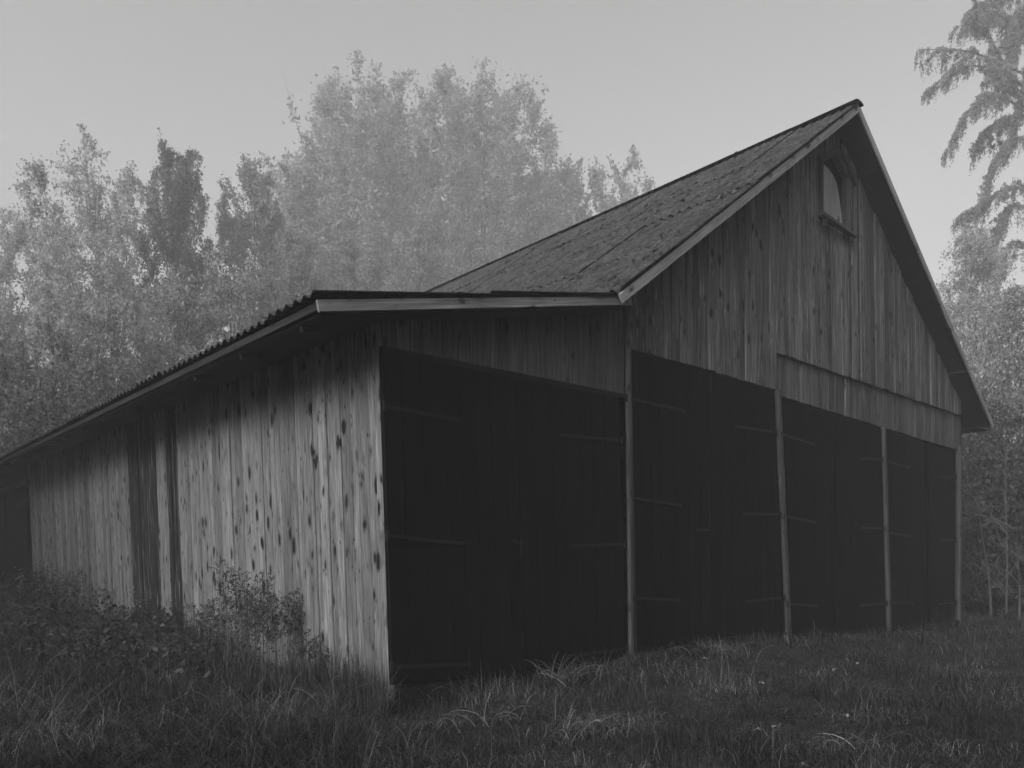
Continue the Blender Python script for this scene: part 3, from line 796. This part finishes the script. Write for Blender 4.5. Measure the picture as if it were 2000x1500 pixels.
# conifer with drooping boughs, its stem just outside the frame
def conifer():
    d = 42.0; SC = d / 20.0
    r = np.random.default_rng(77)
    pos = spot(2065, d)
    root = empty('conifer_tree', 'tall hazy conifer at the right edge with long drooping boughs', 'tree', tuple(pos))
    bag = Bag(); hz = np.linspace(0, 1, 12); Ht = 19.0 * SC
    bag.tube(np.stack([.1 * np.sin(hz * 5), .08 * np.cos(hz * 4), hz * Ht - .1], 1), .28 * (1 - hz) + .02, 9)
    def P(px, py, dd=0.0):
        dist = d + dd
        q = CAM + dist * (FWD + (px - 1000) / 1531 * RGT); q[2] = 1.2 + (1088 - py) / 1531 * dist
        return q - pos
    S, E = [], []
    boughs = [([(2065, 330), (1985, 175), (1940, 85), (1892, -30)], 0.3, .35, .08), ([(2065, 170), (1960, 128), (1890, 100), (1797, 96)], -.3, .75, .04), ([(2065, 240), (1975, 150), (1880, 130), (1808, 180)], .3, .55, .035),
              ([(2065, 270), (1960, 190), (1900, 205), (1845, 300)], .1, .65, .04), ([(2065, 230), (1990, 225), (1930, 250), (1905, 285)], .8, .5, .03), ([(2065, 330), (1990, 268), (1945, 310), (1928, 360)], .2, .55, .035),
              ([(2065, 420), (1985, 365), (1925, 392), (1872, 425)], .0, .55, .04), ([(2065, 440), (1985, 400), (1950, 440), (1925, 520)], .4, .7, .03), ([(2065, 560), (1990, 470), (1940, 520), (1890, 560)], .6, .6, .03),
              ([(2065, 90), (1990, 40), (1930, 30), (1865, 55)], .5, .55, .04), ([(2065, 40), (1990, -10), (1930, 0), (1885, 30)], .9, .5, .04), ([(2065, 120), (2010, 60), (1985, 70), (1965, 130)], .2, .8, .04), ([(2065, 60), (2020, 20), (1990, 20), (1975, 60)], -.2, .8, .04),
              ([(2065, 640), (1990, 560), (1950, 620), (1900, 740)], .2, .7, .03), ([(2065, 760), (2000, 690), (1960, 760), (1940, 860)], .0, .6, .03), ([(2065, 180), (2020, 150), (1995, 190), (1975, 260)], .7, .7, .035)]
    for pts, dd, hang, r0 in boughs:
        ctl = np.array([P(px, py, dd * (i_ / 3)) for i_, (px, py) in enumerate(pts)])
        ctl[0] = np.array([0, 0, ctl[0][2]])
        tt = np.linspace(0, 1, 13)[:, None]
        # Catmull-like smooth path through the control points
        path = []
        ext = np.vstack([2 * ctl[0] - ctl[1], ctl, 2 * ctl[-1] - ctl[-2]])
        for a_ in range(1, 4):
            for u_ in np.linspace(0, 1, 5)[:-1]:
                p0, p1, p2, p3 = ext[a_-1], ext[a_], ext[a_+1], ext[a_+2]
                path.append(.5 * ((2*p1) + (-p0 + p2)*u_ + (2*p0 - 5*p1 + 4*p2 - p3)*u_**2 + (-p0 + 3*p1 - 3*p2 + p3)*u_**3))
        path.append(ctl[-1]); path = np.array(path)
        bag.tube(path, np.linspace(r0 * SC, .008, len(path)), 5); hang = hang * SC
        for s in range(9):
            f = r.uniform(.2, .95); i0 = min(int(f * (len(path) - 1)), len(path) - 2); q0 = path[i0]
            along = path[i0+1] - path[i0]; along /= np.linalg.norm(along)
            sdv = np.cross(along, (0, 0, 1)); sdv /= np.linalg.norm(sdv) + 1e-6
            l_ = SC * r.uniform(.5, 1.2) * (1.1 - .5 * f); dv = along * .75 + sdv * r.choice([-1, 1]) * .5 + np.array([0, 0, r.uniform(-.25, .1)])
            sub = np.array([q0 + dv * l_ * u_ - np.array([0, 0, .4 * l_ * u_**2]) for u_ in np.linspace(0, 1, 6)])
            bag.tube(sub, np.linspace(.014, .004, 6), 3)
            for f2 in r.uniform(.1, 1, 11):
                q0 = sub[min(int(f2 * 5), 4)]; h_ = hang * r.uniform(.3, .9)
                q1 = q0 + dv * .12 + r.normal(0, .07, 3); q2 = q1 + r.normal(0, .05, 3) - np.array([0, 0, h_])
                S += [q0, q1]; E += [q1, q2]
        nT = 54
        for f in r.uniform(.25, 1.0, nT):
            fi = f * (len(path) - 1); i0 = min(int(fi), len(path) - 2)
            q0 = path[i0] + (path[i0+1] - path[i0]) * (fi - i0)
            along = path[i0+1] - path[i0]; along /= np.linalg.norm(along)
            sd_ = np.cross(along, (0, 0, 1)); sd_ /= np.linalg.norm(sd_) + 1e-6
            l_ = hang * r.uniform(.2, 1.25) * (1.15 - .55 * f)
            q1 = q0 + along * l_ * r.uniform(.1, .5) + sd_ * r.normal(0, .28) * l_ - np.array([0, 0, l_ * r.uniform(.05, .3)])
            q2 = q1 + along * l_ * .1 - np.array([0, 0, l_ * r.uniform(.4, .8)])
            bag.tube(np.array([q0, q1, q2]), [.006, .004, .002], 3)
            S += [q0, q1, q1]; E += [q1, q2, q2]
    for k in range(26):                       # boughs all round, mostly out of frame
        az = k * 2.4; z_ = (2.5 + k * .62) * SC; L = (3.2 * (1 - k / 32) + .3) * SC
        dirv = np.array([math.cos(az), math.sin(az), 0])
        if dirv @ (-RGT) > .3: continue
        path = np.array([dirv * L * u_ + np.array([0, 0, z_ + .25 * L * u_ - .55 * L * u_**2]) for u_ in np.linspace(0, 1, 7)])
        bag.tube(path, np.linspace(.035, .006, 7), 4)
        for f in r.uniform(.2, 1, 26):
            q0 = path[min(int(f * 6), 5)]; l_ = r.uniform(.3, .8)
            q1 = q0 + r.normal(0, .2, 3); q2 = q1 - np.array([0, 0, l_])
            S += [q0, q1]; E += [q1, q2]
    link('trunk', bag.mesh('trunk', M_bark, True), root)
    S, E = np.array(S), np.array(E)
    nl = 125000
    idx = r.integers(0, len(S), nl); f = r.uniform(0, 1, nl)[:, None]
    C = S[idx] + (E[idx] - S[idx]) * f + r.normal(0, .022 * SC, (nl, 3))
    Pq, Fq = leaf_tris(C, .066 * SC, r, .32, axis=(0, 0, -1), axis_w=.4)
    link('crown', mesh_np('crown', Pq, Fq, M_needle), root)
conifer()

# bare twiggy saplings right of the barn
def bare_sapling(px, d, topy, lab, seed, lean):
    r = np.random.default_rng(seed)
    pos = spot(px, d); H = height_at(topy, d)
    bag = Bag()
    k = 9; tz = np.linspace(0, 1, k)
    trunk = np.stack([lean[0] * tz**1.4 + .06 * np.sin(tz * 6), lean[1] * tz**1.4, tz * H - .05], 1)
    bag.tube(trunk, .024 * (1 - tz) + .005, 6)
    for b in range(13):
        t = r.uniform(.2, .98); p0 = trunk[min(int(t * (k - 1)), k - 2)]
        a = r.uniform(0, 6.28); dv = np.array([math.cos(a), math.sin(a), r.uniform(.1, .8)]); L = r.uniform(.4, 1.3)
        pts = [p0]
        for q_ in range(5):
            dv = dv + r.normal(0, .22, 3); pts.append(pts[-1] + dv / np.linalg.norm(dv) * L / 5)
        bag.tube(np.array(pts), np.linspace(.012, .004, 6), 4)
        q0 = pts[3]
        for s in range(2):
            bag.tube(np.array([q0, q0 + r.normal(0, .18, 3) + np.array([0, 0, .1])]), [.006, .003], 3)
    o = link('bare_sapling', bag.mesh('bare_sapling', M_twig), None, tuple(pos))
    tag(o, lab, 'sapling', 'bare saplings right of the barn')
bare_sapling(1935, 16.5, 960, 'bare crooked sapling nearest the right barn corner', 5, (-.5, .1))
bare_sapling(1965, 17.5, 860, 'bare pale sapling with straight stem under the conifer boughs', 6, (.05, 0))
bare_sapling(1990, 16.0, 1000, 'low bare sapling leaning left at the right edge', 9, (-.7, -.2))

# ------------------------------------------------------------------ grass, weeds
def in_barn(x, y): return (x > -.06) & (x < 12.6) & (y > -.07) & (y < LEN)
def blades(n, px_lo, px_hi, d_lo, d_hi, power, seed, length, width, flop, filt=None):
    r = np.random.default_rng(seed)
    u = r.uniform(0, 1, n)
    d = (d_lo**(1 - power) + u * (d_hi**(1 - power) - d_lo**(1 - power)))**(1 / (1 - power))
    px = r.uniform(px_lo, px_hi, n)
    B = CAM[None, :2] + d[:, None] * (FWD[None, :2] + ((px - 1000) / 1531)[:, None] * RGT[None, :2])
    ok = ~in_barn(B[:, 0], B[:, 1])
    if filt is not None: ok &= filt(B[:, 0], B[:, 1], r)
    B = B[ok]; d = d[ok]; n = len(B)
    x, y = B[:, 0], B[:, 1]
    L = length(x, y, r) * r.uniform(.55, 1.25, n)
    w = np.maximum(width, d * .00062) * r.uniform(.6, 1.3, n)
    az = 2.0 * vnoise(x, y, .8, 31) + r.normal(0, 1.5, n) + 2.4
    fl = np.clip(flop(x, y) + r.normal(0, .42, n), .02, 2.0)
    dirv = np.stack([np.cos(az), np.sin(az)], 1)
    perp = np.stack([-np.sin(az + r.normal(0, .6, n)), np.cos(az)], 1)
    lv = []
    pos = np.stack([x, y, ground_z(x, y) - .01], 1)
    th = np.full(n, .12) * r.uniform(0, 2, n)
    for s in range(4):
        ww = w * (1, .85, .55, .08)[s]
        off = np.concatenate([perp * ww[:, None] * .5, np.zeros((n, 1))], 1)
        lv += [pos - off, pos + off]
        if s < 3:
            th = th + fl * (.35, .6, .75)[s]
            st = (L / 3)[:, None]
            pos = pos + np.concatenate([dirv * np.sin(th)[:, None], np.cos(th)[:, None]], 1) * st
            gz_ = ground_z(pos[:, 0], pos[:, 1]) + .012
            pos[:, 2] = np.maximum(pos[:, 2], gz_)
    P = np.stack(lv, 1).reshape(-1, 3)
    b0 = 8 * np.arange(n)[:, None]
    F = np.stack([b0 + np.array([[0, 1, 3, 2]]), b0 + np.array([[2, 3, 5, 4]]), b0 + np.array([[4, 5, 7, 6]])], 1).reshape(-1, 4)
    return P, F

def rough_len(x, y, r):
    near_wall = np.exp(-np.abs(y + .25) / .35) * (x > -.3)
    left = np.clip((-x - .2) / 1.5, 0, 1) * np.clip((y + 4) / 3, 0, 1)
    return .085 + .045 * np.clip(vnoise(x, y, .28, 5), -1, 1) + .13 * np.clip(vnoise(x, y, .7, 6), 0, 1) + .12 * near_wall + .40 * left + .22 * np.exp(-((x + .35) / .35)**2) * (y > -.4) * (y < 6)
def flop_f(x, y): return 1.0 + .45 * vnoise(x, y, .6, 8) + .55 * np.clip((-x) / 1.5, 0, 1)
P1, F1 = blades(190000, -420, 2300, 3.0, 24, 1.15, 1, rough_len, .0035, flop_f)
grass = link('grass', mesh_np('grass', P1, F1, M_grass)); tag(grass, 'rough uneven grass covering the yard in front of the barn', 'grass', kind='stuff')
PALE = []
for (px, py, sg, w_) in ((1080, 1335, .55, .8), (950, 1360, .35, .5), (1120, 1410, .25, .9), (1200, 1400, .3, .5), (1340, 1330, .5, .6), (1280, 1300, .4, .6), (640, 1395, .5, .7), (760, 1385, .3, .7), (1400, 1330, .45, .5), (240, 1420, .6, .5), (100, 1450, .5, .5), (1060, 1480, .25, .6), (1640, 1450, .3, .5), (1500, 1420, .25, .3), (560, 1400, .4, .5), (1980, 1330, .7, .4)):
    v = ray(px, py); t = -1.2 / v[2]; PALE.append((CAM[0] + t * v[0], CAM[1] + t * v[1], sg, w_))
def pale(x, y):
    return sum(w_ * np.exp(-((x - a)**2 + (y - b)**2) / (2 * (sg * .7)**2)) for a, b, sg, w_ in PALE)
def dry_patch(x, y, r):
    return r.uniform(0, 1, len(x)) < np.clip(.14 + .6 * (vnoise(x, y, .5, 14) - .40) + pale(x, y), .02, .95)
def dry_len(x, y, r): return rough_len(x, y, r) * 1.1 + .04 + .06 * np.clip(pale(x, y), 0, 1)
P2, F2 = blades(120000, -420, 2300, 3.0, 20, 1.15, 2, dry_len, .003, lambda x, y: flop_f(x, y) + .2, dry_patch)
dgrass = link('dry_grass', mesh_np('dry_grass', P2, F2, M_drygrass)); tag(dgrass, 'pale dry grass blades scattered through the yard', 'grass', kind='stuff')

def wall_band(x, y, r):
    return (x < -.1) & (x > -1.1) & (y > -.5) & (y < 14) & (r.uniform(0, 1, len(x)) < np.clip(.45 + .5 * vnoise(x, y, .45, 51), .03, 1) * np.exp(-((x + .3) / .4)**2))
P3, F3 = blades(150000, 60, 760, 5.5, 17, 1.1, 6, lambda x, y, r: .42 + .22 * np.clip(vnoise(x, y, .6, 52), -1, 1), .0035, lambda x, y: .38 + 0 * x, wall_band)
tag(link('tall_grass', mesh_np('tall_grass', P3, F3, M_wallgrass)), 'tall thin grass and stalks standing along the foot of the side wall', 'grass', kind='stuff')

def tuft(px, py, n, L, lab, seed, mat, flop=.8, sprd=.12):
    r = np.random.default_rng(seed)
    v = ray(px, py); t = -1.2 / v[2]; c = CAM + t * v; c[2] = float(ground_z(c[0], c[1]))
    bag = Bag()
    for k in range(n):
        az = r.uniform(0, 6.28); dv = np.array([math.cos(az), math.sin(az), 0]); l_ = L * r.uniform(.5, 1.15)
        p = np.append(r.normal(0, sprd, 2), 0.0) ; th = r.uniform(0, .5); pts = [p]
        for s in range(5):
            th += flop * r.uniform(.2, .6); p = p + (dv * math.sin(th) + np.array([0, 0, math.cos(th)])) * l_ / 5; pts.append(np.array([p[0], p[1], max(p[2], .01)]))
        bag.tube(np.array(pts), np.linspace(.0045, .0012, 6), 3)
    o = link('grass_tuft', bag.mesh('grass_tuft', mat), None, tuple(c)); tag(o, lab, 'grass tuft', 'pale grass tufts')
for a in ((1120, 1415, 46, .34, 'brightest pale grass tuft in the middle of the foreground', 1, M_drygrass, .9), (820, 1350, 22, .42, 'tall pale tuft at the foot of the lean-to doors near the corner', 2, M_drygrass, .7),
          (1100, 1335, 60, .34, 'broad pale tuft before the right leaf of the lean-to doors', 3, M_drygrass, .6, .14), (960, 1400, 22, .32, 'thin pale tuft left of the brightest foreground tuft', 4, M_drygrass, .7),
          (640, 1380, 50, .42, 'long tuft leaning from the foot of the side wall by the corner', 5, M_drygrass, .6, .2), (1420, 1300, 40, .30, 'pale tuft before the second pair of doors', 6, M_drygrass, .8, .2), (1660, 1455, 22, .28, 'tuft in the lower right foreground', 7, M_drygrass, .8)):
    tuft(*a)

# fallen leaves on the grass
for (px, py, s_, lab) in ((1516, 1403, .075, 'large pale fallen leaf lying flat in the right foreground'), (1478, 1408, .05, 'pale fallen leaf standing on edge beside the large flat one'), (1165, 1388, .055, 'pale fallen leaf beside the brightest grass tuft'),
        (1378, 1291, .05, 'small pale fallen leaf before the second pair of doors'), (1487, 1325, .05, 'small pale fallen leaf in the grass below the post'), (1630, 1297, .05, 'small pale fallen leaf in front of the third pair of doors'),
        (1675, 1283, .04, 'tiny pale fallen leaf farthest back on the right'), (1652, 1383, .04, 'small pale fallen leaf in the middle of the right lawn'), (1570, 1474, .05, 'pale fallen leaf at the bottom edge of the photo'), (1457, 1490, .035, 'tiny pale leaf in the lower grass near the bottom edge')):
    v = ray(px, py); t = -1.1 / v[2]; c = CAM + t * v
    n_ = 9; an = np.linspace(0, 2*np.pi, n_, endpoint=False)
    rr = s_ * (.5 + .12 * np.sin(an * 3 + px))
    V = [(0, 0, .004)] + [(rr[k] * math.cos(an[k]), rr[k] * .7 * math.sin(an[k]), .012 * math.sin(an[k] * 2 + py)) for k in range(n_)]
    o = link('fallen_leaf', mesh_np('fallen_leaf', np.array(V), np.array([(0, 1 + k, 1 + (k + 1) % n_) for k in range(n_)]), M_fallen), None, (c[0], c[1], float(ground_z(c[0], c[1])) + .085))
    o.rotation_euler = (random.uniform(-.5, .5), random.uniform(-.5, .5), random.uniform(0, 6))
    tag(o, lab, 'leaf', 'pale fallen leaves')

# leafy undergrowth along the side wall
r = np.random.default_rng(5)
n = 60000
yy = r.uniform(1.2, 17, n); xx = -.25 - np.abs(r.normal(0, 1.0, n)) * np.clip((yy - .5) / 5, .15, 1.6)
hgt = np.clip(.16 + .07 * yy, 0, .9) * np.clip(.62 + .45 * vnoise(xx, yy, .55, 17) + .3 * vnoise(xx, yy, 1.7, 18), .12, 1.5) * np.exp(-((xx + .8) / 1.5)**2)
zz = ground_z(xx, yy) + np.maximum(.04, hgt * r.beta(1.6, 1.2, n) + r.exponential(.05, n))
keep = r.uniform(0, 1, n) < np.clip((yy - .6) / 4, .12, 1)
C = np.stack([xx, yy, zz], 1)[keep]; r.shuffle(C)
nb = len(C) // 6
Pa, Fa = leaf_quads(C[:nb], .075, r, .45, .7); Pb, Fb = leaf_quads(C[nb:], .038, r, .3, .5)
P = np.vstack([Pa, Pb]); F = np.vstack([Fa, Fb + len(Pa)])
ug = link('undergrowth', mesh_np('undergrowth', P, F, M_weed)); tag(ug, 'dark leafy undergrowth along the foot of the side wall', 'undergrowth', kind='stuff')

def weed(px, d, h, lab, seed, mat=M_weed, n_st=4, plume=True, leaf=.036):
    r = np.random.default_rng(seed)
    pos = spot(px, d)
    if pos[0] > -.12: pos[0] = -.2
    root = empty('tall_weed', lab, 'weed', tuple(pos), 'tall weeds against the side wall')
    bag = Bag(); C = []; Cp = []
    for k in range(n_st):
        a = r.uniform(0, 6.28); b0 = np.array([*r.normal(0, .06, 2), -.02]); l_ = h * r.uniform(.75, 1.05); ln = r.uniform(.02, .14)
        dv = np.array([math.cos(a), math.sin(a), 0])
        pts = np.array([b0 + dv * ln * l_ * u_**2 + np.array([0, 0, l_ * u_]) for u_ in np.linspace(0, 1, 8)])
        pts[:, 0] = np.minimum(pts[:, 0], -pos[0] - .12)
        bag.tube(pts, np.linspace(.005, .002, 8), 4)
        for u_ in np.linspace(.12, .95, 21):
            q = pts[min(int(u_ * 7), 6)] + (pts[min(int(u_ * 7), 6) + 1] - pts[min(int(u_ * 7), 6)]) * (u_ * 7 % 1)
            C.append(q + r.normal(0, .035, 3))
        if plume:
            for s in range(14):
                q0 = pts[5] + (pts[7] - pts[5]) * s / 8; aa_ = r.uniform(0, 6.28); e = np.array([math.cos(aa_), math.sin(aa_), .5]) * r.uniform(.06, .15)
                bag.tube(np.array([q0, q0 + e * .6, q0 + e - np.array([0, 0, .02])]), [.002, .0015, .001], 3)
                for z_ in r.uniform(.2, 1, 14): Cp.append(q0 + e * z_ + r.normal(0, .01, 3))
    link('stem', bag.mesh('stem', M_stem), root)
    P, F = leaf_quads(np.array(C), leaf, r, .2, .32)
    link('foliage', mesh_np('foliage', P, F, mat), root)
    if plume:
        P, F = leaf_quads(np.array(Cp), .018, r, 0, .8)
        tag(link('plume', mesh_np('plume', P, F, mat), root), kind='stuff')
for a in ((400, 9.0, .6, 'slender weed between the stain and the feathery clump', 21), (455, 8.6, .95, 'feathery weed standing behind the left of the clump', 22), (490, 8.0, .7, 'bushy weed low in the front of the clump', 23), (580, 7.8, .75, 'slender weed just right of the feathery clump', 24), (300, 10.2, .6, 'low leafy weed at the foot of the black stain', 25),
          (470, 8.4, .85, 'feathery tall weed left in the clump against the wall', 1), (505, 8.2, .95, 'tallest feathery weed in the middle of the clump on the wall', 2), (552, 7.9, .9, 'feathery weed with bent tip at the right of the clump', 3),
          (530, 7.6, .75, 'shorter weed standing before the clump against the wall', 4), (430, 8.8, .7, 'thin weed left of the feathery clump', 5), (600, 7.4, .45, 'short leafy weed nearest the barn corner', 6),
          (270, 10.6, .85, 'pale-leaved weed before the black stain on the wall', 7, M_weedpale, 3, False, .06), (120, 15.0, .95, 'bushy weed by the edge of the side door', 8), (155, 14.2, .9, 'bushy weed left on the wall between side door and stain', 9),
          (40, 15.5, 1.1, 'weed with pale leaves in front of the side door', 10, M_weedpale, 3, False, .08), (75, 15.8, 1.05, 'tall weed before the right jamb of the side door', 11), (200, 13.0, .75, 'low weed left of the stain on the wall', 12), (355, 9.6, .55, 'low weed under the right edge of the black stain', 13)):
    weed(*a)

# ------------------------------------------------------------------ haze
hz = Nodes('haze_air')
pv = hz.n('ShaderNodeVolumePrincipled')
pv.inputs['Color'].default_value = (.95, .95, .95, 1)
pv.inputs['Density'].default_value = HAZE
pv.inputs['Anisotropy'].default_value = 0.0
hz.t.links.new(pv.outputs[0], hz.out.inputs['Volume'])
B = 105
V = np.array([(x_, y_, z_) for z_ in (-1.2, 54) for y_ in (-B, B) for x_ in (-B, B)], float)
V[:, 0] += 4; V[:, 1] += 4
tag(link('haze', mesh_np('haze', V, np.array([(0, 2, 3, 1), (4, 5, 7, 6), (0, 1, 5, 4), (2, 6, 7, 3), (0, 4, 6, 2), (1, 3, 7, 5)]), hz.m)), kind='stuff')
